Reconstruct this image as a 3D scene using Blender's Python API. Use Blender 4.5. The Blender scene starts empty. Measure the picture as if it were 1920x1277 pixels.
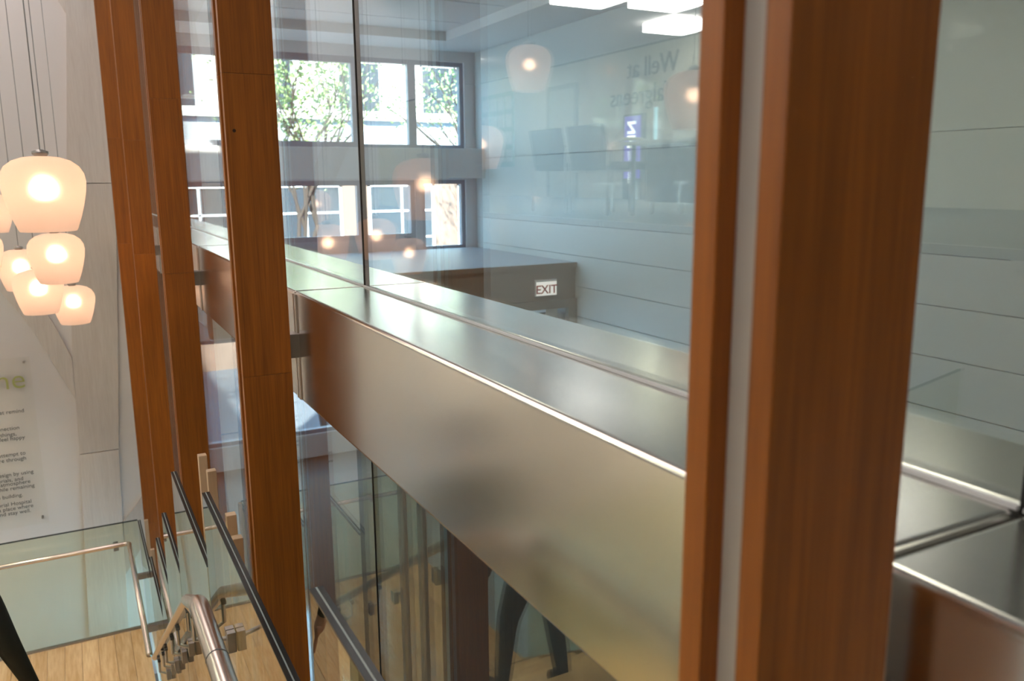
import bpy, bmesh, math, random
from mathutils import Vector, Matrix
random.seed(7)
PI = math.pi
SC = bpy.context.scene
COL = SC.collection
CZ = 5.2                      # camera height above the lowest floor; z values below are relative to the camera
G = 0.747                     # the glazed screen stands in the plane y = G

# ------------------------------------------------------------------ camera
cam_d = bpy.data.cameras.new('camera'); cam = bpy.data.objects.new('camera', cam_d); COL.objects.link(cam)
SC.camera = cam
yaw, pitch, roll = [math.radians(a) for a in (62.05, 10.945, -0.4385)]
cam_d.sensor_width = 36.0; cam_d.lens = 36.0 * 1561.6 / 1920.0
cam_d.clip_start = 0.02; cam_d.clip_end = 300
fw = Vector((-math.sin(yaw) * math.cos(pitch), math.cos(yaw) * math.cos(pitch), -math.sin(pitch)))
rt = Vector((math.cos(yaw), math.sin(yaw), 0)); up = rt.cross(fw)
rt2 = rt * math.cos(roll) + up * math.sin(roll); up2 = -rt * math.sin(roll) + up * math.cos(roll)
cam.matrix_world = Matrix(((rt2.x, up2.x, -fw.x, 0), (rt2.y, up2.y, -fw.y, 0), (rt2.z, up2.z, -fw.z, CZ), (0, 0, 0, 1)))
cam_d.dof.use_dof = True; cam_d.dof.focus_distance = 2.35; cam_d.dof.aperture_fstop = 6.2

# ------------------------------------------------------------------ world, sun, exposure
world = bpy.data.worlds.new('sky'); SC.world = world; world.use_nodes = True
bg = world.node_tree.nodes['Background']
bg.inputs[0].default_value = (0.40, 0.70, 1.0, 1); bg.inputs[1].default_value = 8.0
sun_d = bpy.data.lights.new('sun', 'SUN'); sun = bpy.data.objects.new('sun', sun_d); COL.objects.link(sun)
sun_d.energy = 55.0; sun_d.angle = 0.02; sun_d.color = (1, .95, .86)
sun.rotation_euler = (math.radians(24), math.radians(46), 0)
sun.location = (-20, 10, 30)
vs = SC.view_settings
vs.view_transform = 'Standard'; vs.look = 'None'; vs.exposure = 0.15; vs.gamma = 1.0; vs.use_curve_mapping = False
SC.cycles.transparent_max_bounces = 48
SC.cycles.max_bounces = 14
SC.cycles.glossy_bounces = 6
SC.cycles.sample_clamp_indirect = 6.0
SC.cycles.use_denoising = True

# ------------------------------------------------------------------ materials
M = {}
def newmat(name):
    m = bpy.data.materials.new(name); m.use_nodes = True
    nt = m.node_tree; b = nt.nodes['Principled BSDF']; M[name] = m
    return m, nt, b
def sset(b, **k):
    for a, v in k.items():
        n = a.replace('_', ' ')
        if n in b.inputs: b.inputs[n].default_value = v
def plain(name, col, rough=0.6, metal=0.0, spec=0.5, var=0.0, vscale=3.0):
    m, nt, b = newmat(name)
    c = (*col, 1)
    b.inputs['Base Color'].default_value = c; b.inputs['Roughness'].default_value = rough; b.inputs['Metallic'].default_value = metal
    b.inputs['Specular IOR Level'].default_value = spec
    tc = nt.nodes.new('ShaderNodeTexCoord'); no = nt.nodes.new('ShaderNodeTexNoise'); no.inputs['Scale'].default_value = vscale; no.inputs['Detail'].default_value = 4
    nt.links.new(tc.outputs['Object'], no.inputs['Vector'])
    mx = nt.nodes.new('ShaderNodeMix'); mx.data_type = 'RGBA'
    v = var
    mx.inputs[6].default_value = tuple(max(0, x * (1 - v)) for x in col) + (1,); mx.inputs[7].default_value = tuple(min(1, x * (1 + v)) for x in col) + (1,)
    nt.links.new(no.outputs['Fac'], mx.inputs[0]); nt.links.new(mx.outputs[2], b.inputs['Base Color'])
    return m
def wood(name, c1, c2, rough=0.4, axis='z', stretch=18.0, scale=1.0, coat=0.0, bump=0.03):
    m, nt, b = newmat(name)
    L = nt.links.new; N = nt.nodes.new
    tc = N('ShaderNodeTexCoord'); oi = N('ShaderNodeObjectInfo'); mp = N('ShaderNodeMapping')
    s = [stretch * scale * 2] * 3; s['xyz'.index(axis)] = scale * 1.2
    mp.inputs['Scale'].default_value = s
    ad = N('ShaderNodeVectorMath'); ad.operation = 'ADD'
    sc = N('ShaderNodeVectorMath'); sc.operation = 'SCALE'; sc.inputs[3].default_value = 37.0
    cx = N('ShaderNodeCombineXYZ')
    for i in range(3): L(oi.outputs['Random'], cx.inputs[i])
    L(cx.outputs[0], sc.inputs[0]); L(tc.outputs['Object'], mp.inputs['Vector']); L(mp.outputs[0], ad.inputs[0]); L(sc.outputs[0], ad.inputs[1])
    n1 = N('ShaderNodeTexNoise'); n1.inputs['Scale'].default_value = 1.0; n1.inputs['Detail'].default_value = 6; n1.inputs['Roughness'].default_value = .6; n1.inputs['Distortion'].default_value = .6
    n2 = N('ShaderNodeTexNoise'); n2.inputs['Scale'].default_value = 5.5; n2.inputs['Detail'].default_value = 3
    L(ad.outputs[0], n1.inputs['Vector']); L(ad.outputs[0], n2.inputs['Vector'])
    mm = N('ShaderNodeMath'); mm.operation = 'MULTIPLY_ADD'; mm.inputs[1].default_value = .45
    L(n2.outputs['Fac'], mm.inputs[0])
    m2 = N('ShaderNodeMath'); m2.operation = 'MULTIPLY'; m2.inputs[1].default_value = .55; L(n1.outputs['Fac'], m2.inputs[0]); L(m2.outputs[0], mm.inputs[2])
    cr = N('ShaderNodeValToRGB'); cr.color_ramp.elements[0].position = .3; cr.color_ramp.elements[1].position = .72
    cr.color_ramp.elements[0].color = (*c1, 1); cr.color_ramp.elements[1].color = (*c2, 1)
    L(mm.outputs[0], cr.inputs[0])
    hs = N('ShaderNodeHueSaturation'); mr = N('ShaderNodeMapRange'); mr.inputs[3].default_value = .86; mr.inputs[4].default_value = 1.12
    L(oi.outputs['Random'], mr.inputs[0]); L(mr.outputs[0], hs.inputs['Value']); L(cr.outputs[0], hs.inputs['Color'])
    L(hs.outputs[0], b.inputs['Base Color'])
    bp = N('ShaderNodeBump'); bp.inputs['Strength'].default_value = bump; bp.inputs['Distance'].default_value = .01
    L(mm.outputs[0], bp.inputs['Height']); L(bp.outputs[0], b.inputs['Normal'])
    b.inputs['Roughness'].default_value = rough; b.inputs['Coat Weight'].default_value = coat; b.inputs['Coat Roughness'].default_value = .25
    return m
def brushed(name, col, rough=0.28, axis='x', aniso=0.0):
    m, nt, b = newmat(name); L = nt.links.new; N = nt.nodes.new
    b.inputs['Metallic'].default_value = 1; b.inputs['Base Color'].default_value = (*col, 1)
    tc = N('ShaderNodeTexCoord'); mp = N('ShaderNodeMapping'); s = [260.0] * 3; s['xyz'.index(axis)] = 2.5
    mp.inputs['Scale'].default_value = s
    n1 = N('ShaderNodeTexNoise'); n1.inputs['Scale'].default_value = 1; n1.inputs['Detail'].default_value = 3
    L(tc.outputs['Object'], mp.inputs[0]); L(mp.outputs[0], n1.inputs['Vector'])
    mr = N('ShaderNodeMapRange'); mr.inputs[3].default_value = .97; mr.inputs[4].default_value = 1.03
    hs = N('ShaderNodeHueSaturation'); hs.inputs['Color'].default_value = (*col, 1)
    L(n1.outputs['Fac'], mr.inputs[0]); L(mr.outputs[0], hs.inputs['Value']); L(hs.outputs[0], b.inputs['Base Color'])
    b.inputs['Roughness'].default_value = rough; b.inputs['Anisotropic'].default_value = aniso
    return m
def glass(name, tint=(.93, .97, .95), f0=0.05, refl=(1, 1, 1), rough=0.0):
    m, nt, b = newmat(name); L = nt.links.new; N = nt.nodes.new
    out = [n for n in nt.nodes if n.type == 'OUTPUT_MATERIAL'][0]; nt.nodes.remove(b)
    lw = N('ShaderNodeLayerWeight'); lw.inputs['Blend'].default_value = .5
    pw = N('ShaderNodeMath'); pw.operation = 'POWER'; pw.inputs[1].default_value = 5
    L(lw.outputs['Facing'], pw.inputs[0])
    ma = N('ShaderNodeMath'); ma.operation = 'MULTIPLY_ADD'; ma.inputs[1].default_value = 1 - f0; ma.inputs[2].default_value = f0; L(pw.outputs[0], ma.inputs[0])
    tr = N('ShaderNodeBsdfTransparent'); tr.inputs[0].default_value = (*tint, 1)
    gl = N('ShaderNodeBsdfGlossy'); gl.inputs['Color'].default_value = (*refl, 1); gl.inputs['Roughness'].default_value = rough
    mx = N('ShaderNodeMixShader'); L(ma.outputs[0], mx.inputs[0]); L(tr.outputs[0], mx.inputs[1]); L(gl.outputs[0], mx.inputs[2]); L(mx.outputs[0], out.inputs[0])
    return m
def emit(name, col, strength):
    m, nt, b = newmat(name)
    b.inputs['Base Color'].default_value = (*[min(1, c) for c in col], 1)
    b.inputs['Emission Color'].default_value = (*col, 1); b.inputs['Emission Strength'].default_value = strength
    return m

wood('cherry', (.20, .058, .0035), (.43, .135, .010), rough=.45, axis='z', stretch=22, scale=1.0, coat=.0)
wood('maple', (.55, .37, .19), (.76, .58, .36), rough=.38, axis='x', stretch=5, scale=.9)
wood('maple_post', (.60, .42, .26), (.74, .55, .38), rough=.45, axis='z', stretch=9)
wood('maple_floor', (.55, .32, .12), (.88, .70, .46), rough=.36, axis='x', stretch=5.5, scale=.9)
wood('pale_wood', (.60, .54, .49), (.72, .67, .62), rough=.55, axis='z', stretch=10, bump=.01)
plain('knot_dark', (.05, .018, .004), .6)
plain('paint_white', (.76, .73, .71), .6, var=.01)
plain('paint_warm', (.71, .69, .66), .6, var=.02)
plain('panel_white', (.62, .64, .61), .38, var=.01)
plain('wall_brown', (.20, .17, .14), .7, var=.02)
plain('panel_shaded', (.10, .095, .085), .5, var=.03)
plain('ceiling_paint', (.74, .73, .71), .8, var=.01)
plain('bulkhead_paint', (.34, .31, .26), .6, var=.03)
plain('sill_grey', (.42, .44, .48), .45, var=.03)
plain('floor_grey', (.24, .235, .23), .28, var=.06, vscale=2)
plain('carpet_dark', (.035, .033, .03), .6, var=.1, vscale=20)
plain('carpet_grey', (.17, .17, .175), .9, var=.1, vscale=40)
plain('concrete', (.45, .44, .42), .8, var=.05)
plain('frame_blue', (.30, .33, .38), .45, metal=.1)
plain('alu_dark', (.10, .105, .11), .45, metal=.3)
plain('spacer_grey', (.52, .51, .49), .4)
plain('alu_grey', (.42, .43, .44), .45, metal=.2)
plain('black_rubber', (.012, .012, .012), .5)
plain('edge_dark', (.018, .030, .036), .22, spec=.6)
plain('edge_light', (.35, .42, .42), .3)
plain('sign_acrylic_text', (.03, .03, .03), .6)
plain('green_text', (.36, .38, .12), .6)
plain('exit_red', (.55, .03, .02), .5)
plain('logo_grey', (.10, .10, .13), .6)
plain('chair_fabric', (.035, .037, .04), .85, var=.1, vscale=60)
plain('chair_steel', (.62, .62, .62), .3, metal=1)
plain('table_white', (.68, .68, .66), .4)
plain('jacket', (.013, .017, .013), .85, var=.15, vscale=50)
plain('trousers', (.010, .010, .012), .85, var=.1, vscale=40)
plain('skin', (.52, .31, .22), .55, var=.04)
plain('hair', (.035, .02, .012), .6, var=.2, vscale=80)
plain('shoe', (.012, .011, .010), .4)
plain('leaf', (.27, .38, .15), .6, var=.35, vscale=3)
plain('bark', (.045, .035, .03), .9, var=.25, vscale=20)
plain('stone_pale', (.62, .60, .55), .85, var=.08)
plain('stone_grey', (.33, .34, .36), .85, var=.1)
plain('brick_brown', (.20, .13, .10), .85, var=.15, vscale=8)
plain('street', (.10, .11, .13), .9, var=.06)
plain('window_white', (.72, .74, .76), .5)
plain('dark_glass', (.03, .035, .04), .08, spec=.8)
plain('poster_green', (.25, .48, .42), .6, var=.2, vscale=9)
plain('poster_pale', (.66, .72, .70), .6, var=.1, vscale=9)
plain('cord', (.35, .34, .33), .4, metal=.6)
brushed('steel', (.78, .76, .73), .20, aniso=.2)
brushed('steel_end_glint', (.80, .74, .68), .30, axis='z')
brushed('steel_plate', (.66, .65, .64), .34, axis='z')
brushed('steel_bracket', (.36, .35, .34), .35, axis='z')
brushed('tube_steel', (.72, .66, .62), .26)
glass('screen_glass', (.89, .925, .915), f0=.14)
glass('rail_glass', (.945, .96, .86), f0=.05)
glass('window_glass', (.93, .97, .98), f0=.04)
glass('acrylic', (.992, .992, .985), f0=.015, rough=.05)
emit('lamp_bulb', (1.0, .64, .40), 62.0)
emit('panel_light', (1.0, .97, .92), 17.0)
emit('hall_fill_light', (1.0, .87, .81), 2.6)
emit('under_fill_light', (1.0, .85, .64), 27.0)
emit('far_fill_light', (1.0, .90, .74), 12.0)
emit('exit_face', (1.0, .93, .86), 0.75)
emit('screen_purple', (.16, .10, .75), 1.6)
emit('screen_white', (.9, .93, 1.0), 4.0)
emit('screen_blue', (.45, .75, 1.0), 1.5)
# frosted lamp shade
m, nt, b = newmat('frosted_shade')
out = [n for n in nt.nodes if n.type == 'OUTPUT_MATERIAL'][0]; nt.nodes.remove(b)
rf = nt.nodes.new('ShaderNodeBsdfRefraction'); rf.inputs['Roughness'].default_value = .74; rf.inputs['IOR'].default_value = 1.2; rf.inputs['Color'].default_value = (1, .92, .87, 1)
tl = nt.nodes.new('ShaderNodeBsdfTranslucent'); tl.inputs['Color'].default_value = (1, .80, .72, 1)
df = nt.nodes.new('ShaderNodeBsdfDiffuse'); df.inputs['Color'].default_value = (.93, .86, .82, 1)
a1 = nt.nodes.new('ShaderNodeMixShader'); a1.inputs[0].default_value = .42
a2 = nt.nodes.new('ShaderNodeMixShader'); a2.inputs[0].default_value = .25
nt.links.new(rf.outputs[0], a1.inputs[1]); nt.links.new(tl.outputs[0], a1.inputs[2])
nt.links.new(a1.outputs[0], a2.inputs[1]); nt.links.new(df.outputs[0], a2.inputs[2]); nt.links.new(a2.outputs[0], out.inputs[0])

# ------------------------------------------------------------------ builders
ORG = {}
class B:
    def __init__(s): s.v = []; s.f = []
    def box(s, x0, x1, y0, y1, z0, z1):
        i = len(s.v); x0, x1 = sorted((x0, x1)); y0, y1 = sorted((y0, y1)); z0, z1 = sorted((z0, z1))
        s.v += [(x0, y0, z0), (x1, y0, z0), (x1, y1, z0), (x0, y1, z0), (x0, y0, z1), (x1, y0, z1), (x1, y1, z1), (x0, y1, z1)]
        s.f += [tuple(i + k for k in q) for q in ((0, 3, 2, 1), (4, 5, 6, 7), (0, 1, 5, 4), (1, 2, 6, 5), (2, 3, 7, 6), (3, 0, 4, 7))]
        return s
    def prism(s, pts, axis, a0, a1):
        """pts: 2-D outline; axis x -> (y,z), y -> (x,z), z -> (x,y); extruded a0..a1"""
        n = len(pts); i = len(s.v)
        def P(p, a): return {'x': (a, p[0], p[1]), 'y': (p[0], a, p[1]), 'z': (p[0], p[1], a)}[axis]
        s.v += [P(p, a0) for p in pts] + [P(p, a1) for p in pts]
        s.f += [tuple(i + k for k in range(n))[::-1], tuple(i + n + k for k in range(n))]
        s.f += [(i + k, i + (k + 1) % n, i + n + (k + 1) % n, i + n + k) for k in range(n)]
        return s
    def tube(s, path, r, n=10, caps=True):
        path = [Vector(p) for p in path]; i0 = len(s.v)
        rs = r if isinstance(r, (list, tuple)) else [r] * len(path)
        prev = None
        for k, p in enumerate(path):
            d = (path[min(k + 1, len(path) - 1)] - path[max(k - 1, 0)]).normalized()
            if prev is None:
                a = d.orthogonal().normalized()
            else:
                a = (prev - d * prev.dot(d)).normalized()
            prev = a; c = d.cross(a)
            for j in range(n):
                t = 2 * PI * j / n; q = p + (a * math.cos(t) + c * math.sin(t)) * rs[k]; s.v.append(tuple(q))
        for k in range(len(path) - 1):
            for j in range(n):
                s.f.append((i0 + k * n + j, i0 + k * n + (j + 1) % n, i0 + (k + 1) * n + (j + 1) % n, i0 + (k + 1) * n + j))
        if caps:
            s.f.append(tuple(i0 + j for j in range(n))[::-1]); s.f.append(tuple(i0 + (len(path) - 1) * n + j for j in range(n)))
        return s
    def lathe(s, prof, c, n=24, cap0=False, cap1=False):
        i0 = len(s.v)
        for r, z in prof:
            for j in range(n):
                t = 2 * PI * j / n; s.v.append((c[0] + r * math.cos(t), c[1] + r * math.sin(t), c[2] + z))
        for k in range(len(prof) - 1):
            for j in range(n):
                s.f.append((i0 + k * n + j, i0 + k * n + (j + 1) % n, i0 + (k + 1) * n + (j + 1) % n, i0 + (k + 1) * n + j))
        if cap0: s.f.append(tuple(i0 + j for j in range(n))[::-1])
        if cap1: s.f.append(tuple(i0 + (len(prof) - 1) * n + j for j in range(n)))
        return s
    def mesh(s, name, mat, smooth, off):
        me = bpy.data.meshes.new(name)
        me.from_pydata([(v[0] - off[0], v[1] - off[1], v[2] - off[2]) for v in s.v], [], s.f)
        bm = bmesh.new(); bm.from_mesh(me); bmesh.ops.recalc_face_normals(bm, faces=bm.faces); bm.to_mesh(me); bm.free()
        if smooth:
            me.polygons.foreach_set('use_smooth', [True] * len(me.polygons))
        me.materials.append(M[mat]); me.update(); return me
    def obj(s, name, mat, parent=None, smooth=False, bevel=0, seg=2, origin=None):
        xs, ys, zs = zip(*s.v)
        o3 = origin or ((min(xs) + max(xs)) / 2, (min(ys) + max(ys)) / 2, min(zs))
        o = bpy.data.objects.new(name, s.mesh(name, mat, smooth, o3)); COL.objects.link(o)
        place(o, (o3[0], o3[1], o3[2] + CZ), parent)
        if bevel:
            md = o.modifiers.new('bevel', 'BEVEL'); md.width = bevel; md.segments = seg; md.limit_method = 'ANGLE'; md.harden_normals = False
        return o
def place(o, wloc, parent):
    ORG[o.name] = Vector(wloc)
    if parent is not None:
        o.parent = parent; o.location = Vector(wloc) - ORG[parent.name]
    else: o.location = wloc
def tag(o, label, cat, group=None):
    o['label'] = label; o['category'] = cat
    if group: o['group'] = group
    return o
def struct(o, label=None):
    o['kind'] = 'structure'
    if label: o['label'] = label
    return o
def thing(name, loc, label, cat, group=None):
    o = bpy.data.objects.new(name, None); o.empty_display_size = .1; COL.objects.link(o)
    place(o, (loc[0], loc[1], loc[2] + CZ), None); return tag(o, label, cat, group)
def empty_struct(name, loc):
    o = bpy.data.objects.new(name, None); COL.objects.link(o); place(o, (loc[0], loc[1], loc[2] + CZ), None); o['kind'] = 'structure'; return o
def bx(name, mat, parent, *a, bevel=0, seg=2): return B().box(*a).obj(name, mat, parent, bevel=bevel, seg=seg)
def clone(root, loc, label, group=None, rotz=None):
    r = root.copy(); COL.objects.link(r); r.location = (loc[0], loc[1], loc[2] + CZ); r['label'] = label
    if rotz is not None: r.rotation_euler.z = rotz
    for ch in list(root.children):
        c = ch.copy(); COL.objects.link(c); c.parent = r
        for g in list(ch.children):
            d = g.copy(); COL.objects.link(d); d.parent = c
    return r
def text(name, body, size, mat, wloc, rot, parent=None, align='LEFT', ext=.002, off=0.0, spin=0.0):
    cu = bpy.data.curves.new(name, 'FONT'); cu.body = body; cu.size = size; cu.align_x = align; cu.extrude = ext; cu.offset = off; cu.resolution_u = 4
    t = bpy.data.objects.new('tmp', cu); COL.objects.link(t)
    dg = bpy.context.evaluated_depsgraph_get(); me = bpy.data.meshes.new_from_object(t.evaluated_get(dg)); bpy.data.objects.remove(t)
    me.materials.clear(); me.materials.append(M[mat])
    if spin: me.transform(Matrix.Rotation(spin, 4, 'Z'))
    o = bpy.data.objects.new(name, me); COL.objects.link(o)
    o.rotation_euler = rot; place(o, (wloc[0], wloc[1], wloc[2] + CZ), parent)
    return o
FACE_X = (PI / 2, 0, PI / 2)      # lettering on a wall that faces +x
FACE_Y = (PI / 2, 0, PI)          # lettering on a wall that faces +y

# ------------------------------------------------------------------ large structure
XW = -9.0      # end wall of the stair hall
XF = -11.9     # window wall of the far room
YW = 5.7       # panelled white wall of the far room
XB = 3.2       # back end
ZL = -5.2      # lowest floor
UF = -0.32     # upper floor
LZ = -3.9      # stair landing
struct(bx('floor', 'floor_grey', None, -17.5, XB, -6.8, .94, ZL - .2, ZL))
struct(bx('floor_far_room', 'carpet_dark', None, XF - .2, XB, .94, YW + .2, -4.25, -4.05))
struct(bx('floor_upper', 'carpet_grey', None, -17.5, XB, -6.8, -1.62, UF - .3, UF))
# stair hall walls
wl = struct(bx('wall_left', 'paint_white', None, XW - .15, XW, -2.55, G + .1, ZL, 2.6))
struct(bx('wall_left_return', 'paint_white', None, XW - .15, XW, G + .1, 1.0, ZL, 2.6))
struct(bx('wall_under', 'paint_warm', None, XW, XB, -2.4, -2.25, ZL, UF - .3))
struct(bx('wall_back', 'wall_brown', None, XB, XB + .15, -6.8, YW + .2, ZL, 2.8))
struct(bx('wall_upper_room', 'paint_white', None, -17.5, XB, -6.65, -6.5, UF, 2.1))
struct(bx('wall_upper_end', 'paint_white', None, -17.65, -17.5, -6.8, -2.4, UF, 2.1))
struct(bx('wall_upper_front', 'paint_white', None, -17.5, XW - .15, -2.55, -2.4, UF, 2.1))
struct(bx('ceiling', 'ceiling_paint', None, XW - .15, XB, -1.62, G + .2, 2.6, 2.75))
struct(bx('ceiling_upper_room', 'ceiling_paint', None, -17.65, XB, -6.8, -1.62, 2.0, 2.15))
struct(bx('trim_ceiling_step', 'ceiling_paint', None, XW, XB, -1.66, -1.62, 2.0, 2.6))
# far room ceiling: soffit ring and raised tray
tz = 1.88
sof = B().box(XF, -11.05, .95, YW + .25, tz, tz + .3).box(-11.05, XB, 4.87, YW + .25, tz, tz + .3)
struct(sof.obj('ceiling_soffit', 'ceiling_paint'))
tray = struct(bx('ceiling_far_room', 'ceiling_paint', None, -11.05, XB, G + .1, 4.87, tz + .12, tz + .3))
for k in range(9):
    struct(bx('trim_ceiling_joint', 'window_white', tray, -10.4 + k * 1.2, -10.37 + k * 1.2, .95, 4.8, tz + .115, tz + .12))
struct(bx('trim_screen_head', 'alu_grey', None, XW, XB, G - .05, G + .15, 2.3, 2.6))

# panelled white wall beyond the glass: backing + proud panels with open joints between them
wr = struct(bx('wall_right', 'alu_grey', None, XF, XB, YW + .02, YW + .2, -4.05, tz))
rows = [-4.05, -2.91, -2.52, -2.13, -1.735, -1.345, -.955, -.57, .32, tz]
cols = [XF + .02, XB - .02]
for i in range(len(rows) - 1):
    for j in range(len(cols) - 1):
        if rows[i] < -1.1 and j == 0 and rows[i] < -1.06: pass
        bx('panel', 'panel_white' if rows[i] > -2.14 else 'panel_shaded', wr, cols[j] + .001, cols[j + 1] - .001, YW, YW + .025, rows[i] + .004, rows[i + 1] - .004)  # lower rows of the white wall coloured dark for the dim lower room
fp = struct(bx('trim_wall_frame', 'panel_white', None, -3.42, -1.2, YW - .03, YW - .001, -.63, -.56))
struct(bx('trim_wall_frame', 'panel_white', None, -3.42, -3.33, YW - .03, YW - .001, -.56, 1.8))

# window wall of the far room
P = []
w = B()
yl0, yr = .95, 5.53
w.box(XF - .25, XF, .8, YW + .2, 1.73, 2.2)                       # header
w.box(XF - .25, XF, yr, YW + .2, -4.25, 1.73)                     # right pier
w.box(XF - .25, XF, .8, yr, -.0, .46)                             # spandrel wall
w.box(XF - .25, XF, .8, yr, -2.15, -1.06)                         # below the lower windows
w.box(XF - .25, XF, .8, 1.05, -4.25, 1.73)                        # left pier
w.box(XF - .25, XF, .8, yr, -4.25, -3.7)
w.box(XF - .25, XF, 3.9, yr, -3.7, -2.15)
struct(w.obj('wall_far', 'paint_white'))
struct(bx('trim_spandrel', 'paint_white', None, XF, XF + .32, .95, YW, .02, .46, bevel=.01))
def window(name, y0, y1, z0, z1, fr=.05, mats=('frame_blue', 'window_glass')):
    e = empty_struct(name, (XF - .1, (y0 + y1) / 2, z0))
    f = B().box(XF - .15, XF - .05, y0, y1, z0, z0 + fr).box(XF - .15, XF - .05, y0, y1, z1 - fr, z1)
    f.box(XF - .15, XF - .05, y0, y0 + fr, z0 + fr, z1 - fr).box(XF - .15, XF - .05, y1 - fr, y1, z0 + fr, z1 - fr)
    f.obj('window_frame', mats[0], e)
    bx('pane', mats[1], e, XF - .105, XF - .095, y0 + fr, y1 - fr, z0 + fr, z1 - fr)
n = 1
for y0, y1 in ((1.05, 2.45), (2.45, 3.87), (3.87, 4.70), (4.70, 5.53)):
    window('window_%d' % n, y0, y1, .46, 1.73, .09 if y1 < 4 else .06); n += 1
    if y0 < 4.6:
        window('window_%d' % n, y0, y1, -.86, 0.0, .07)
        if y0 > 3.8: struct(bx('trim_window_base', 'sill_grey', None, XF - .15, XF - .05, .95, 4.70, -1.06, -.86))
    else: window('window_%d' % n, y0 + .1, y1, -1.06, 0.0, .06)
    n += 1
struct(bx('trim_window_post', 'sill_grey', None, XF - .2, XF - .02, 4.70, 4.80, -1.06, 0))
window('window_%d' % n, 1.05, 2.5, -3.7, -2.15, .06); n += 1
window('window_%d' % n, 2.5, 3.9, -3.7, -2.15, .06); n += 1

# dropped bulkhead with the exit sign, its top level with the window sill
bk = B().box(XF, -9.0, 1.2, YW, -1.5, -1.06)
struct(bk.obj('trim_bulkhead', 'bulkhead_paint'))
struct(bx('trim_bulkhead_top', 'sill_grey', None, XF, -8.98, 1.2, YW, -1.06, -1.04))
struct(bx('trim_bulkhead_lip', 'bulkhead_paint', None, -9.0, -8.96, 1.2, YW, -1.10, -1.04))
struct(bx('trim_door_head', 'bulkhead_paint', None, -9.02, -8.95, 1.2, YW, -1.61, -1.5))
struct(bx('trim_door_post', 'bulkhead_paint', None, -9.02, -8.95, 5.57, YW, -4.05, -1.61))
ex = thing('exit_sign', (-8.99, 5.25, -1.44), 'white exit sign with red letters on the brown bulkhead', 'exit sign')
bx('housing', 'paint_white', ex, -9.0, -8.955, 5.09, 5.40, -1.44, -1.23, bevel=.006)
bx('face', 'exit_face', ex, -8.955, -8.95, 5.10, 5.39, -1.43, -1.26)
text('lettering', 'EXIT', .15, 'exit_red', (-8.948, 5.245, -1.405), FACE_X, ex, 'CENTER', off=.002)
dr = thing('coat_rack', (-9.35, 5.35, -4.05), 'dark coat rail with hanging dark red and black coats under the bulkhead', 'coat rack')
dr_p = B().tube([(-9.3, 4.7, -1.72), (-9.3, 5.55, -1.72)], .015).tube([(-9.3, 4.72, -4.05), (-9.3, 4.72, -1.72)], .015).tube([(-9.3, 5.53, -4.05), (-9.3, 5.53, -1.72)], .015)
dr_p.obj('rail', 'alu_dark', dr, smooth=True)
for i, (yy, mt) in enumerate(((5.50, 'trousers'), (5.44, 'jacket'), (5.15, 'trousers'), (5.08, 'jacket'))):
    B().prism([(yy - .05, -1.75), (yy + .03, -1.75), (yy + .05, -2.1), (yy + .04, -2.9), (yy - .05, -2.9), (yy - .06, -2.1)], 'x', -9.5, -9.15).obj('coat', mt, dr, bevel=.02)
nb = thing('notice_board', (-9.2, 5.36, -2.3), 'white paper notice hanging below the exit sign', 'notice')
bx('sheet', 'table_white', nb, -9.02, -9.01, 5.27, 5.44, -2.3, -1.62)

# ------------------------------------------------------------------ glazed screen: panes, steel beams, timber mullions
U = .3
ZT, ZBm = -.3, -.612            # beam top / bottom
YF = .544                       # beam front
XM = [-.414 - 1.899 * k for k in range(5)]
XJ = [XB - .01, 1.485] + XM + [XW]
mnames = {1.485: 'behind the upper stair platform'}
places = ['by the back wall, past the camera end of the stair platform', 'beside the top stair platform', 'second from the stair platform', 'third from the stair platform', 'fourth from the stair platform, by hanging lamps', 'last before the white end wall', 'touching white end wall']
# panes
pn = n
for i in range(len(XJ) - 1):
    xa, xb = XJ[i + 1] + .004, XJ[i] - .004
    for (z0, z1) in ((ZT - .002, 2.3), (ZL, ZBm + .002)):
        o = struct(bx('window_%d' % pn, 'screen_glass', None, xa, xb, G, G + .012, z0, z1)); pn += 1
for x in XJ[1:-1]:
    struct(bx('trim_glass_joint', 'black_rubber', None, x - .003, x + .003, G - .002, G + .014, ZT - .004, 2.3))
    struct(bx('trim_glass_joint', 'black_rubber', None, x - .003, x + .003, G - .002, G + .014, ZL, ZBm))
order = ['beyond the back platform', 'over the stair platform', 'from the near pair of posts to the second pair', 'between second and third wooden posts', 'between third and fourth wooden posts', 'next to the fifth wooden post', 'ending at the white end wall']
for i in range(len(XJ) - 1):
    xa, xb = XJ[i + 1] + .003, XJ[i] - .003
    t = thing('steel_beam', ((xa + xb) / 2, .74, ZBm), 'brushed steel box beam section ' + order[i], 'beam', 'brushed steel beam sections along the glass screen')
    b1 = B().box(xa, xb, YF, G - .001, ZBm, ZT).obj('casing', 'steel', t, bevel=.009, seg=5)
    B().box(xa, xb, G + .013, .94, ZBm, ZT).obj('rear_casing', 'steel', t, bevel=.006, seg=3)
    bx('core', 'alu_dark', t, xa, xb, G - .001, G + .013, ZBm + .02, ZT - .02)
    for e0, e1 in ((xa, xa + .016), (xb - .016, xb)):
        bx('end_glint_strip', 'steel_end_glint', t, e0, e1, YF - .004, YF + .03, ZBm + .004, ZT - .006, bevel=.002)  # no real plates: cream strips drawn for reflections on the rounded beam ends
    bx('setting_bead', 'window_white', t, xa, xb, G - .007, G - .001, ZT, ZT + .004)  # silicone bead, its white standing in for a highlight along the glass base
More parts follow.
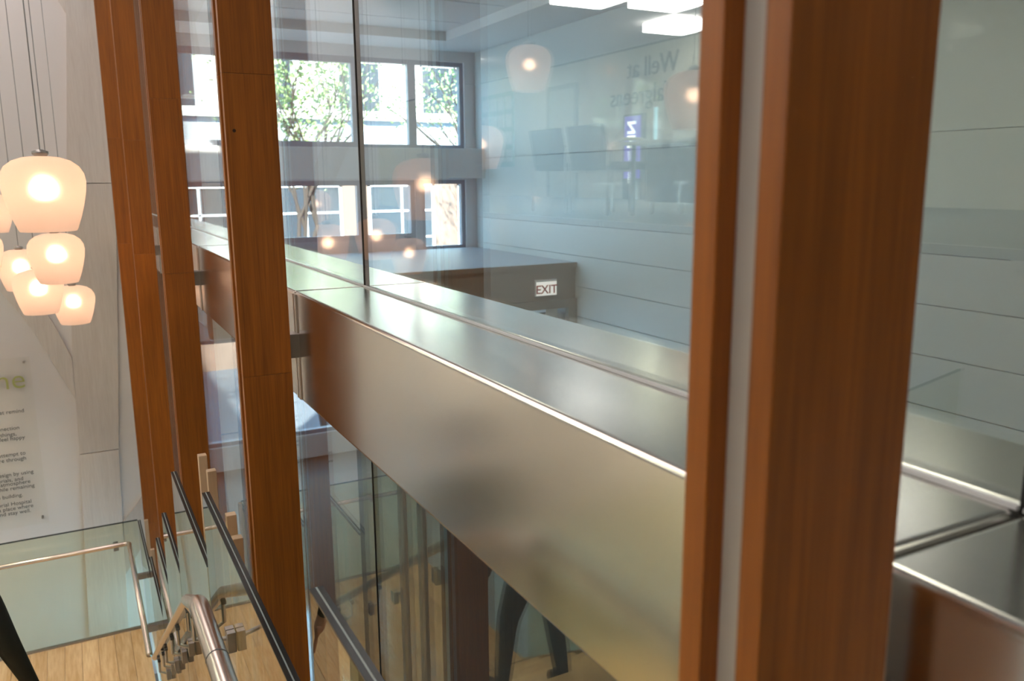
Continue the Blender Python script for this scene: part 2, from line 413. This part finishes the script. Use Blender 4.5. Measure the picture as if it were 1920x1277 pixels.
mlab = ['cherry timber double mullion behind the platform, beside the back wall', 'widest cherry timber double mullion, nearest the stair platform',
        'cherry timber double mullion with a dark knot and a board seam', 'cherry timber double mullion third from the platform, steel bracket behind it',
        'cherry timber double mullion fourth from the platform, behind glass balustrade steps', 'cherry timber double mullion closest to the white end wall']
for i, x in enumerate([1.485] + XM):
    t = thing('timber_mullion', (x, .45, ZL), mlab[i], 'mullion', 'paired timber mullions along the glass screen')
    seams = [ZL, -3.1, -.42 - .05 * (i % 3), .27 + .1 * (i % 2), 2.55]
    for s_ in (0, 1):
        x0, x1 = ((x + .0405 - .0215, x + .0405), (x - .0405, x - .0405 + .0235))[s_]
        for q in range(4):
            bx('fin_board', 'cherry', t, x0, x1, .384, .516, seams[q] + .0002, seams[q + 1] - .0002, bevel=.001, seg=2)
    bx('spacer_plate', 'spacer_grey', t, x - .0165, x + .0185, .401, .512, ZL, 2.55)
    for zc in (ZT - .15,):
        bx('bracket', 'steel_bracket', t, x - .022, x + .026, .50, (YF + .004 if zc == ZT - .15 else .50 + .20), zc - .034, zc + .034, bevel=.002)
        if zc != ZT - .15:
            bx('patch_fitting', 'steel_bracket', t, x - .03, x + .03, .70, G - .002, zc - .03, zc + .03, bevel=.003)
    if i == 2:
        B().tube([(x + .0405, .405, .128), (x + .0409, .405, .128)], .0045, 10).obj('knot', 'knot_dark', t)
struct(bx('trim_end_jamb', 'cherry', None, XW + .001, XW + .03, .50, G - .01, ZL, 2.55))
# ------------------------------------------------------------------ end wall: tree-shaped pale timber cladding and the text sign
tw = thing('tree_cladding', (XW, .15, -5.2), 'pale whitewashed timber tree silhouette mounted on the end wall', 'wall cladding')
def clad(pts, d=.03): return B().prism(pts, 'x', XW + .001, XW + d).obj('board', 'pale_wood', tw, bevel=.002)
clad([(-.22, ZL), (.16, ZL), (.26, -2.645), (-.09, -2.645)])
clad([(-.09, -2.637), (.26, -2.637), (.35, -1.55), (.44, -.36), (.52, -.24), (.60, -.01), (.05, -.01), (-.06, -1.61)])
clad([(.05, -.003), (.60, -.003), (.66, 1.5), (.66, 2.6), (.30, 2.6), (.19, 1.5)])
clad([(-.065, -1.66), (-.075, -2.08), (-.36, -1.38), (-.95, -.35), (-1.55, .9), (-1.25, .9), (-.55, -.61), (-.20, -1.29)])
clad([(.19, 1.52), (.29, 2.4), (-.1, 2.6), (-.35, 2.6), (.0, 1.9)], .028)
clad([(.235, -3.42), (.205, -4.0), (.66, -3.3), (.66, -2.9)], .026)
sg = thing('wall_sign', (XW, -1.2, -3.28), 'clear acrylic text sign with green heading fixed to the end wall', 'sign')
bx('acrylic_sheet', 'acrylic', sg, XW + .03, XW + .04, -2.05, -.42, -3.28, -1.61)
for yy in (-2.0, -.47):
    for zz in (-1.66, -3.22):
        B().tube([(XW, yy, zz), (XW + .047, yy, zz)], .011).obj('standoff', 'steel_bracket', sg, smooth=False)
text('heading', 'Welcome', .265, 'green_text', (XW + .042, -.47, -1.905), FACE_X, sg, 'RIGHT', off=-.002)
lines = [(769.5, -.515, 'that remind'), (799, -.57, 'connection'), (809.5, -.60, 'living things,'), (817.5, -.535, 'feel happy'), (846, -.545, 'attempt to'), (855.5, -.545, 'nature through'),
         (882, -.50, 'design by using'), (892, -.59, 'materials, and'), (899, -.535, 'this atmosphere'), (907.6, -.505, 'while remaining'), (921.7, -.61, 'the building.'),
         (936, -.545, 'Memorial Hospital'), (944.5, -.535, 'a place where'), (953, -.56, 'well and stay well.')]
for py, ye, s_ in lines:
    text('text_line', s_, .052, 'sign_acrylic_text', (XW + .042, ye, -2.155 - (py - 772) * .00545), FACE_X, sg, 'RIGHT', ext=.001)['kind'] = 'stuff'

# ------------------------------------------------------------------ stair: platform, flight, landing with separate planks
YS0, YS1 = -1.5, .27
st = thing('staircase', (-3, -.6, ZL), 'maple stair with stepped flight between upper platform and landing', 'staircase')
nst, rise, run = 13, 2.15 / 13, 3.5 / 13
for k in range(nst - 1):
    x1 = -2.0 - run * k; z = -1.75 - rise * (k + 1)
    bx('tread', 'maple', st, x1 - run - .02, x1, YS0, YS1, z - .045, z, bevel=.004)
    bx('riser', 'maple', st, x1 - .012, x1, YS0, YS1, z - .0, z + rise - .045)
for y0 in (YS0 - .04, YS1):
    B().prism([(-2.0, -1.73), (-5.55, -3.92), (-5.55, -4.2), (-5.2, -4.2), (-2.0, -2.1)], 'y', y0, y0 + .04).obj('stringer', 'maple', st)
npl = 14; pw_ = (YS1 - YS0 + .02) / npl
for k in range(npl):
    ya = YS0 + k * pw_
    bx('plank', 'maple_floor', st, -7.562, -5.50, ya + .001, ya + pw_ - .001, LZ - .03, LZ, bevel=.0015)
    bx('plank', 'maple_floor', st, -2.0, 1.6, ya + .001, ya + pw_ - .001, -1.78, -1.75, bevel=.0015)
bx('landing_base', 'maple', st, -7.56, -5.50, YS0, YS1 + .02, LZ - .25, LZ - .03)
bx('platform_base', 'maple', st, -2.0, 1.6, YS0, YS1 + .02, -2.05, -1.78)
for x, y, zt in ((-7.4, .1, LZ - .25), (-7.4, -1.3, LZ - .25), (-5.7, .1, LZ - .25), (-5.7, -1.3, LZ - .25), (-1.7, .1, -2.05), (-1.7, -1.3, -2.05), (1.4, .1, -2.05), (1.4, -1.3, -2.05)):
    bx('support_post', 'steel_bracket', st, x - .04, x + .04, y - .04, y + .04, ZL, zt)

# stepped glass balustrade panes along the glazed side
YB = .31
pl = [(-1.33, 1.5, -.69, -1.80, 'long glass balustrade pane beside the upper platform edge'), (-2.75, -1.36, -1.0, -2.12, 'glass balustrade pane at the head of the flight'),
      (-3.83, -2.78, -1.27, -2.80, 'tall glass balustrade pane one step below the head of the flight'), (-4.64, -3.85, -1.76, -3.30, 'glass balustrade pane halfway down the flight'),
      (-5.34, -4.66, -2.18, -3.75, 'narrow glass balustrade pane low on the flight'), (-6.33, -5.36, -2.72, -3.92, 'glass balustrade pane at the foot of the flight'),
      (-7.57, -6.35, -2.895, -3.92, 'glass balustrade pane along the landing beside the mullions')]
for xa, xb, zt, zb, lab in pl:
    t = thing('glass_balustrade', ((xa + xb) / 2, YB, zb), lab, 'balustrade', 'stepped glass balustrade panes')
    bx('pane', 'rail_glass', t, xa, xb, YB, YB + .022, zb, zt)
    bx('edge_strip', 'edge_dark', t, xa, xb, YB - .001, YB + .0095, zt, zt + .004); bx('edge_strip', 'edge_dark', t, xa, xb, YB + .0125, YB + .023, zt, zt + .004)
    bx('interlayer', 'edge_light', t, xa, xb, YB + .0095, YB + .0125, zt, zt + .0045)
    bx('edge_strip', 'edge_dark', t, xa - .004, xa, YB, YB + .022, zb, zt)
t = thing('glass_balustrade', (-7.58, -.6, LZ), 'wide glass balustrade pane across the landing end facing the sign', 'balustrade')
bx('pane', 'rail_glass', t, -7.592, -7.574, -1.5, YB - .002, LZ, -2.895)
bx('edge_strip', 'edge_dark', t, -7.593, -7.573, -1.5, YB - .002, -2.895, -2.889)
bx('base_channel', 'steel_bracket', t, -7.60, -7.5635, -1.5, YB - .002, LZ - .001, LZ + .012)
t = thing('glass_balustrade', (-3, -1.5, -4), 'glass balustrade on the open side of the stair flight', 'balustrade')
B().prism([(-2.0, -.75), (-5.5, -2.9), (-5.5, -3.9), (-2.0, -1.75)], 'y', -1.57, -1.55).obj('pane', 'rail_glass', t)
B().prism([(-2.0, -.745), (-5.5, -2.895), (-5.5, -2.905), (-2.0, -.755)], 'y', -1.571, -1.549).obj('edge_strip', 'edge_dark', t)
# handrails
def arc(a, b_, c, n=6):
    a, b_, c = Vector(a), Vector(b_), Vector(c)
    return [tuple(a * (1 - t) ** 2 + b_ * 2 * t * (1 - t) + c * t * t) for t in [k / n for k in range(n + 1)]]
hr = thing('handrail', (-2.5, .18, -3.9), 'brushed steel tube handrail that levels out at the upper platform', 'handrail')
path = [(1.2, .172, -.86), (-1.50, .172, -.87)]
path += arc((-1.69, .172, -.875), (-1.765, .172, -.878), (-1.81, .175, -.91), 8)
path += [(-2.9, .25, -1.43), (-5.50, .25, -3.06)]
B().tube(path, .021, 16).obj('tube', 'tube_steel', hr, smooth=True)
B().tube([(-1.497, .172, -.87), (-1.5, .172, -.87)], .0215, 16).obj('joint_ring', 'alu_dark', hr, smooth=True)
for i, x in enumerate((-2.25, -2.93, -3.45, -3.83, -4.34, -4.62, -5.1)):
    if x > -2.9: yy, z = .172 + .078 * (-1.81 - x) / 1.09, -.91 - .52 * (-1.81 - x) / 1.09
    else: yy, z = .25, -1.43 - 1.69 * (-2.9 - x) / 2.65
    br = B().tube([(x, yy, z - .015), (x, yy, z - .11), (x, .285, z - .13)], .007, 8).obj('bracket_arm', 'chair_steel', hr)
    bx('clamp', 'steel_bracket', br, x - .024, x - .002, .285, .309, z - .165, z - .105, bevel=.002)
    bx('clamp', 'steel_bracket', br, x + .002, x + .024, .285, .309, z - .165, z - .105, bevel=.002)
    bx('saddle', 'alu_dark', br, x - .03, x + .03, yy - .008, yy + .008, z - .03, z - .018)
hl = thing('handrail', (-7.45, -.4, LZ), 'horizontal steel handrail inside the landing balustrade', 'handrail')
B().tube([(-7.46, -1.5, -3.04), (-7.46, .17, -3.04)] + arc((-7.46, .18, -3.04), (-7.46, .222, -3.04), (-7.42, .222, -3.04), 5) + [(-5.62, .222, -3.10)], .02, 14).obj('tube', 'tube_steel', hl, smooth=True)
for x, y in ((-7.52, .12), (-7.52, -.9)):
    bx('bracket', 'steel_bracket', hl, -7.572, -7.46, y - .02, y + .02, -3.09, -3.05)
for x in (-6.9, -6.0):
    bx('bracket', 'steel_bracket', hl, x - .02, x + .02, .222, .309, -3.13, -3.09)
# slim maple posts between the panes and the mullions
for i, (x, zt, lab) in enumerate(((-3.12, -.985, 'tallest slim maple post behind the glass balustrade, paired with a shorter one'), (-2.90, -.975, 'slim maple post beside the tallest one behind the balustrade'), (-2.53, -1.0, 'slim maple post further up the flight behind balustrade glass'),
                                 (-2.44, -1.04, 'slim maple post next to the steel clamp by the flight head'), (-7.3, -2.80, 'slim maple post at the far landing corner'), (-6.8, -2.86, 'slim maple post along landing glass, second from corner'),
                                 (-5.5, -2.46, 'slim maple post at the foot of the flight'), (-4.48, -1.97, 'slim maple post halfway down the flight'))):
    tag(bx('maple_post', 'maple_post', None, x - .02, x + .012, .348, .378, ZL, zt, bevel=.002), lab, 'post', 'slim maple posts behind the balustrade')

# ------------------------------------------------------------------ upper room seen in the glass
GY = 2 * G - 3.13
for xa, xb, lab in ((-9.0, -4.61, 'glass guard pane at the upper floor edge before the chairs'), (-4.59, 3.1, 'glass guard pane at the upper floor edge before the table')):
    t = thing('guard_pane', ((xa + xb) / 2, GY, UF), lab, 'guard rail', 'upper floor guard panes')
    bx('pane', 'rail_glass', t, xa, xb, GY, GY + .016, UF, .77); bx('edge_strip', 'edge_dark', t, xa, xb, GY - .001, GY + .017, .77, .778)
    bx('base_channel', 'alu_grey', t, xa, xb, GY - .012, GY + .028, UF - .001, UF + .05)
struct(bx('trim_floor_edge', 'window_white', None, XW, XB, -1.62, -1.60, UF - .74, UF + .01))
ch = thing('waiting_chair', (-7.14, -2.95, UF), 'dark grey waiting chair at the end of the row, steel arms', 'chair', 'waiting chairs on the upper floor')
cx, cy = -7.14, -2.95
bx('seat', 'chair_fabric', ch, cx - .29, cx + .29, cy - .27, cy + .24, UF + .40, UF + .47, bevel=.02)
B().prism([(cy + .20, UF + .45), (cy + .24, UF + .45), (cy + .31, UF + .79), (cy + .27, UF + .79)], 'x', cx - .29, cx + .29).obj('backrest', 'chair_fabric', ch, bevel=.012)
for sx in (-1, 1):
    x = cx + sx * .31
    for yy in (cy - .24, cy + .24): B().tube([(x, yy, UF), (x, yy, UF + .43)], .013).obj('leg', 'chair_steel', ch, smooth=True)
    B().tube([(x, cy + .24, UF + .43)] + arc((x, cy + .24, UF + .55), (x, cy + .22, UF + .66), (x, cy, UF + .66)) + arc((x, cy - .1, UF + .66), (x, cy - .24, UF + .65), (x, cy - .24, UF + .43)), .016).obj('arm', 'chair_steel', ch, smooth=True)
bx('stretcher', 'chair_steel', ch, cx - .31, cx + .31, cy - .01, cy + .01, UF + .38, UF + .40)
clone(ch, (-6.44, -2.95, UF), 'dark grey waiting chair next to the white table')
tb = thing('side_table', (-5.4, -3.15, UF), 'white topped table with dark base beside the waiting chairs', 'table')
bx('table_top', 'table_white', tb, -6.1, -4.7, -3.5, -2.8, UF + .60, UF + .63, bevel=.005)
for x in (-6.0, -4.8):
    for y in (-3.42, -2.88): bx('leg', 'chair_steel', tb, x - .02, x + .02, y - .02, y + .02, UF, UF + .60)
bx('modesty_panel', 'chair_fabric', tb, -5.98, -4.82, -3.02, -3.0, UF + .12, UF + .60)
YBK = -6.5
ls = thing('wall_lettering', (-10.7, YBK, 1.1), 'dark grey two line lettering on the upper room wall', 'lettering')
text('line', 'Well at', .42, 'logo_grey', (-11.15, YBK + .012, 1.53), FACE_Y, ls, 'RIGHT', ext=.01, off=-.004)
text('line', 'Walgreens', .42, 'logo_grey', (-11.6, YBK + .012, 1.13), FACE_Y, ls, 'RIGHT', ext=.01, off=-.004)
ks = thing('lit_banner', (-10.85, YBK + .1, UF), 'tall backlit purple banner with white letters by the upper room wall', 'banner')
bx('case', 'alu_dark', ks, -11.10, -10.60, YBK + .02, YBK + .10, UF, .98, bevel=.01)
bx('screen', 'screen_purple', ks, -11.06, -10.64, YBK + .10, YBK + .105, .0, .95)
text('letters', 'NM', .27, 'screen_white', (-10.78, YBK + .108, .88), FACE_Y, ks, 'LEFT', ext=.001, off=.01, spin=-PI / 2)
text('small_print', 'Northwestern', .085, 'screen_white', (-10.90, YBK + .108, .42), FACE_Y, ks, 'LEFT', ext=.001, spin=-PI / 2)
text('small_print', 'Medicine', .085, 'screen_white', (-10.78, YBK + .108, .42), FACE_Y, ks, 'LEFT', ext=.001, spin=-PI / 2)
tag(bx('light_strip', 'screen_blue', None, -10.42, -10.36, YBK, YBK + .03, .1, 1.05), 'thin vertical lit strip beside the purple banner', 'light strip')
ps = thing('leaflet_rack', (-15.6, YBK, .1), 'green leaflet display rack on the upper room wall', 'display rack')
bx('back_board', 'poster_green', ps, -16.3, -14.9, YBK + .002, YBK + .04, .25, 1.7)
for i in range(4):
    for j in range(4):
        bx('leaflet', 'poster_pale', ps, -16.2 + j * .34, -15.95 + j * .34, YBK + .04, YBK + .06, .35 + i * .34, .59 + i * .34)
dd = empty_struct('door_1', (-13.1, YBK, UF))
bx('door_leaf', 'panel_white', dd, -13.5, -12.65, YBK, YBK + .03, UF, 1.55)
B().box(-13.58, -13.5, YBK, YBK + .05, UF, 1.63).box(-12.65, -12.57, YBK, YBK + .05, UF, 1.63).box(-13.5, -12.65, YBK, YBK + .05, 1.55, 1.63).obj('door_frame', 'alu_grey', dd)
B().tube([(-12.75, YBK + .03, .55), (-12.75, YBK + .08, .55), (-12.87, YBK + .08, .55)], .01).obj('door_handle', 'chair_steel', dd)
# ceiling light boxes; those outside the upper room are unseen, added lamps
def light(name, x, y, z, sx, sy, h, mat, lab, grp):
    t = thing(name, (x, y, z - h), lab, 'ceiling light', grp)
    bx('diffuser', mat, t, x - sx, x + sx, y - sy, y + sy, z - h, z - .01, bevel=.01)
    bx('mounting_plate', 'alu_grey', t, x - sx * .9, x + sx * .9, y - sy * .9, y + sy * .9, z - .01, z)
    return t
gU = 'square light boxes on the upper room ceiling'
for x, y, lab in ((-8.0, -3.75, 'square light box over the waiting chairs'), (-7.8, -4.65, 'square light box behind the one over the chairs'), (-9.0, -5.75, 'square light box near the lettering wall'),
                  (-4.2, -4.2, 'square light box over the white table'), (-1.0, -4.2, 'square light box at the back of the upper room'), (-13.5, -4.6, 'square light box above the door')):
    light('ceiling_light', x, y, 2.0, .33, .33, .12, 'panel_light', lab, gU)
gS = 'added unseen fill lamps on the stair hall ceiling'  # no such lamps known; added to light the stair hall and beam edges
for x, lab in ((-7.9, 'added long fill lamp above the landing'), (-5.2, 'added long fill lamp above the foot of the flight'), (-2.6, 'added long fill lamp above the head of the flight'), (0.2, 'added long fill lamp above the upper platform')):
    light('ceiling_light', x, -.70, 2.6, 1.1, .55, .08, 'hall_fill_light', lab, gS)
gF = 'added unseen fill lamps in the far room ceiling tray'  # made-up lamps that brighten and warm the far room
for x, lab in ((-6.5, 'added fill lamp in the far room ceiling tray'), (-2.5, 'added fill lamp in the tray nearer the platform'), (1.2, 'added fill lamp in the tray by the back wall')):
    light('ceiling_light', x, 3.0, tz + .12, .3, .3, .05, 'far_fill_light', lab, gF)
gL = 'added unseen fill lamps under the upper floor'  # invented lamps, put in to warm and brighten the lower hall
for x, lab in ((-7.0, 'added fill lamp under the upper floor beside the landing'), (-3.5, 'added fill lamp under the upper floor beside the flight'), (0.5, 'added fill lamp under the upper floor beside platform')):
    light('ceiling_light', x, -1.9, UF - .3, .6, .2, .06, 'under_fill_light', lab, gL)

# ------------------------------------------------------------------ pendants
prof = [(.030, .318), (.070, .314), (.112, .300), (.143, .276), (.160, .245), (.165, .212), (.160, .165), (.148, .110), (.132, .055), (.115, .008), (.110, .0)]
def pendant(loc, lab, ctop):
    x, y, z = loc                                   # z: bulb height; the bulb hangs .20 above the shade's rim
    zb = z - .205
    t = thing('pendant_lamp', (x, y, zb), lab, 'pendant lamp', 'frosted glass pendant lamps over the stair')
    B().lathe([(r_ * .92, h_ * .92) for r_, h_ in prof], (x, y, zb + .016), 32).obj('shade', 'frosted_shade', t, smooth=True)
    B().lathe([(.002, -.050), (.016, -.046), (.027, -.034), (.030, -.020), (.026, -.005), (.016, .006), (.010, .012)], (x, y, z), 16, True, True).obj('bulb', 'lamp_bulb', t, smooth=True)
    B().lathe([(.010, .010), (.016, .012), (.018, .062), (.018, .10), (.03, .112), (.03, .122), (.008, .13)], (x, y, z), 16, True, True).obj('socket', 'steel_bracket', t, smooth=True)
    B().tube([(x, y, z + .12), (x, y, ctop)], .0025, 6).obj('cord', 'cord', t)
    for dx in (-.012, .012): B().tube([(x + dx, y, z + .125), (x + dx * .3, y, z + .19)], .002, 6).obj('hanger_wire', 'cord', t)
ct = 2.6
for loc, lab in (((-3.83, -.06, -.0), 'frosted pendant lamp hanging over the flight, highest in its cluster'),
                 ((-5.60, -.062, -.392), 'frosted pendant lamp directly below the highest one in the cluster'),
                 ((-6.96, -.313, -.571), 'frosted pendant lamp at the sign side of the cluster'),
                 ((-6.34, -.197, -.666), 'frosted pendant lamp low in the middle of the cluster'),
                 ((-7.20, .0, -.878), 'lowest frosted pendant lamp, near the end wall cladding'),
                 ((-7.5, -.49, -.18), 'frosted pendant lamp second highest in the cluster, towards the open stair side'),
                 ((-5.85, -.49, -.374), 'frosted pendant lamp on the open side of the flight, third one out'),
                 ((-6.5, -.99, -.572), 'frosted pendant lamp above the open edge of the landing'),
                 ((-5.29, -1.085, .26), 'frosted pendant lamp hanging high near the guard pane'),
                 ((-5.02, -1.306, .763), 'highest frosted pendant lamp, beside the upper floor edge'),
                 ((-3.51, -1.44, .44), 'frosted pendant lamp hanging before the white table guard pane')):
    pendant(loc, lab, ct)

# ------------------------------------------------------------------ person on the stair (mostly beyond the frame)
def person():
    bxp, byp = -3.745, -.66
    k5 = 5; zt = -1.75 - rise * 7; zt2 = zt - rise
    root = thing('person', (bxp, byp, zt2), 'person in a dark green jacket and black trousers walking down the stair', 'person')
    V = []; E = []; Rr = []
    def a(p, r, link=None):
        V.append(p); Rr.append(r); i = len(V) - 1
        if link is not None: E.append((link, i))
        return i
    hz = zt + .90
    pel = a((bxp, byp, hz), (.15, .12))
    wa = a((bxp - .01, byp, hz + .17), (.135, .105), pel); chn = a((bxp - .01, byp, hz + .38), (.155, .115), wa); ne0 = a((bxp, byp, hz + .53), (.075, .07), chn)
    ne = a((bxp - .02, byp, hz + .585), (.054, .054), ne0); h1 = a((bxp - .035, byp, hz + .67), (.072, .085), ne); h2 = a((bxp - .03, byp, hz + .76), (.078, .095), h1); a((bxp - .02, byp, hz + .82), (.055, .065), h2)
    for s in (-1, 1):
        fx, fz = (bxp - .30, zt2) if s > 0 else (bxp + .04, zt)
        kx = (bxp - .20) if s > 0 else (bxp - .06)
        hp = a((bxp, byp + s * .095, hz - .07), (.105, .105), pel); kn = a((kx, byp + s * .11, (hz - .07 + fz) / 2 + .06), (.068, .068), hp)
        an = a((fx + .02, byp + s * .11, fz + .09), (.045, .045), kn); a((fx - .05, byp + s * .115, fz + .045), (.045, .04), an); a((fx - .15, byp + s * .125, fz + .035), (.04, .032), len(V) - 1)
        sh = a((bxp + .0, byp + s * .20, hz + .47), (.068, .065), chn)
        if s > 0: elb, wr = (bxp + .06, byp + .285, hz + .19), (bxp + .03, byp + .36, hz - .06)
        else: elb, wr = (bxp + .02, byp - .27, hz + .20), (bxp - .10, byp - .28, hz - .03)
        el = a(elb, (.05, .05), sh); w_ = a(wr, (.032, .028), el)
        d = (Vector(wr) - Vector(elb)).normalized()
        pm = a(tuple(Vector(wr) + d * .06), (.036, .018), w_)
        lat = Vector((0, 0, 1)).cross(d); lat = (lat - d * lat.dot(d)).normalized(); upv = d.cross(lat)
        for j, ln in enumerate((.065, .075, .07, .055)):
            o = lat * ((j - 1.5) * .02)
            p1 = Vector(wr) + d * .095 + o; p2 = p1 + d * ln * .5 - upv * .012 * s * 0 + Vector((0, 0, -.012)); p3 = p2 + d * ln * .4 + Vector((0, 0, -.022))
            f1 = a(tuple(p1), (.0095, .0095), pm); f2 = a(tuple(p2), (.0085, .0085), f1); a(tuple(p3), (.007, .007), f2)
        tp = Vector(wr) + d * .045 + lat * .042 * (1 if s < 0 else -1); t1 = a(tuple(tp), (.011, .011), pm); a(tuple(tp + d * .04 + Vector((0, 0, -.01))), (.009, .009), t1)
    me = bpy.data.meshes.new('body_skeleton'); me.from_pydata(V, E, []); ob = bpy.data.objects.new('tmp_body', me); COL.objects.link(ob)
    sk = ob.modifiers.new('skin', 'SKIN'); sk.use_smooth_shade = True
    for i, dta in enumerate(me.skin_vertices[0].data):
        dta.radius = Rr[i]; dta.use_root = (i == 0)
    sb = ob.modifiers.new('sub', 'SUBSURF'); sb.levels = 2; sb.render_levels = 2
    dg = bpy.context.evaluated_depsgraph_get(); mesh = bpy.data.meshes.new_from_object(ob.evaluated_get(dg)); bpy.data.objects.remove(ob)
    mesh.name = 'body'; mesh.materials.clear()
    for mn in ('jacket', 'trousers', 'skin', 'shoe'): mesh.materials.append(M[mn])
    wrs = [Vector((bxp + .03, byp + .36, hz - .06)), Vector((bxp - .10, byp - .28, hz - .03))]
    els = [Vector((bxp + .06, byp + .285, hz + .19)), Vector((bxp + .02, byp - .27, hz + .20))]
    for p in mesh.polygons:
        c = p.center; mi = 0
        if c.z < hz - .02 and abs(c.y - byp) < .235: mi = 1
        if c.z > hz + .565: mi = 2
        for w_, e_ in zip(wrs, els):
            if (c - w_).length < .22 and (c - w_).dot(w_ - e_) > 0: mi = 2
        if mi == 1 and c.z < (zt2 if c.y > byp else zt) + .085: mi = 3
        p.material_index = mi; p.use_smooth = True
    off = Vector((bxp, byp, zt2)); mesh.transform(Matrix.Translation(-off))
    o = bpy.data.objects.new('body', mesh); COL.objects.link(o); place(o, (bxp, byp, zt2 + CZ), root)
    hc = (bxp + .012, byp, hz + .755)
    hair = B().lathe([(.07, -.11), (.088, -.06), (.098, .0), (.094, .05), (.07, .085), (.02, .10)], hc, 18, False, True).obj('hair', 'hair', root, smooth=True)
    for s in (-1, 1):
        B().lathe([(.003, -.012), (.012, -.005), (.012, .005), (.003, .012)], (bxp - .112, byp + s * .034, hz + .715), 10, True, True).obj('eye', 'shoe', root, smooth=True)
        B().lathe([(.004, -.03), (.014, -.012), (.016, .012), (.005, .03)], (bxp - .03, byp + s * .093, hz + .71), 10, True, True).obj('ear', 'skin', root, smooth=True)
    B().prism([(-.016, 0), (.016, 0), (0, .05)], 'x', bxp - .135, bxp - .10).obj('nose', 'skin', root, bevel=.004)
    nb_ = root.children[-1]; nb_.location = Vector((-.118, 0, hz + .665 - zt2))
    bx('mouth', 'exit_red', root, bxp - .115, bxp - .10, byp - .024, byp + .024, hz + .636, hz + .644, bevel=.002)
person()

# ------------------------------------------------------------------ outdoors beyond the windows
struct(bx('ground', 'street', None, -60, XF - .3, -25, 30, ZL - .3, ZL))
def facade(name, x, y0, y1, z0, z1, mat, rows_, cols_, ww, wh, label, mull=True, first=None, wz0=0.0, fmat='window_white', pitch_y=None):
    t = thing(name, (x, (y0 + y1) / 2, z0), label, 'building')
    bx('wall', mat, t, x - 3, x, y0, y1, z0, z1)
    py_ = (y1 - y0) / cols_
    for r_ in range(rows_):
        for c_ in range(cols_):
            yc = y0 + py_ * (c_ + .5); zc = wz0 + r_ * (wh + 1.3)
            f = B().box(x, x + .06, yc - ww / 2, yc + ww / 2, zc, zc + .08).box(x, x + .06, yc - ww / 2, yc + ww / 2, zc + wh - .08, zc + wh)
            f.box(x, x + .06, yc - ww / 2, yc - ww / 2 + .08, zc, zc + wh).box(x, x + .06, yc + ww / 2 - .08, yc + ww / 2, zc, zc + wh)
            if mull:
                for q in (1, 2): f.box(x, x + .05, yc - ww / 2, yc + ww / 2, zc + wh * q / 3 - .03, zc + wh * q / 3 + .03)
                f.box(x, x + .05, yc - .03, yc + .03, zc, zc + wh)
            w_ = f.obj('window', fmat, t)
            bx('pane', 'dark_glass', w_, x - .01, x + .02, yc - ww / 2, yc + ww / 2, zc, zc + wh)
    return t
f1 = facade('stone_building', -24.0, -4, 22, ZL, .2, 'brick_brown', 1, 9, 2.1, 2.4, 'brown street front with white gridded shop windows beyond the trees', wz0=-2.5)
bx('stone_band', 'stone_grey', f1, -27, -23.9, -4, 22, .2, 1.7)
bx('cornice', 'stone_pale', f1, -27, -23.75, -4, 22, 1.7, 1.95)
f2 = facade('tower_building', -33.0, -12, 30, ZL, 8, 'stone_pale', 1, 12, 1.8, 2.2, 'pale stone tower building rising behind the street front', mull=False, wz0=2.4, fmat='stone_grey')
def tree(x, y, h, label, seed, lean=0.0, nl=1500):
    rnd = random.Random(seed); t = thing('street_tree', (x, y, ZL), label, 'tree', 'street trees outside the windows')
    b_ = B(); tips = []
    def grow(p, d, ln, r, dep):
        q = p + d * ln; mid = p + d * ln * .5 + Vector((rnd.uniform(-.06, .06), rnd.uniform(-.06, .06), 0)) * ln
        b_.tube([p, mid, q], [r, r * .85, r * .68], 7, caps=False)
        if dep <= 2: tips.append((p, q))
        if dep == 0: return
        for k in range(3 if dep > 2 else 2):
            az = rnd.uniform(0, 2 * PI); sp = rnd.uniform(.35, .75)
            nd = (d + Vector((math.cos(az) * .7, math.sin(az), .15)) * sp).normalized()
            grow(q, nd, ln * rnd.uniform(.62, .8), r * .6, dep - 1)
    grow(Vector((x, y, ZL)), Vector((0, lean, 1)).normalized(), h, .09, 5)
    b_.obj('trunk', 'bark', t, smooth=True, origin=(x, y, ZL))
    lf = B()
    for k in range(nl):
        p, q = rnd.choice(tips); c = p.lerp(q, rnd.random()) + Vector([rnd.gauss(0, .25) for _ in range(3)])
        u = Vector([rnd.gauss(0, 1) for _ in range(3)]).normalized(); v = u.orthogonal().normalized(); s_ = rnd.uniform(.035, .07)
        i = len(lf.v); lf.v += [tuple(c - u * s_), tuple(c + v * s_ * .5), tuple(c + u * s_), tuple(c - v * s_ * .5)]; lf.f.append((i, i + 1, i + 2, i + 3))
    o = lf.obj('foliage', 'leaf', t, origin=(x, y, ZL)); o['kind'] = 'stuff'
tree(-15.2, 4.1, 2.6, 'young leafy street tree outside the middle panes', 3, lean=-.15, nl=2600)
tree(-18.4, 9.9, 2.9, 'slender street tree with forked bare branches by the right panes', 11, lean=-.1, nl=1500)
tree(-15.0, -1.9, 2.7, 'dense leafy street tree outside the first window', 21, nl=3400)
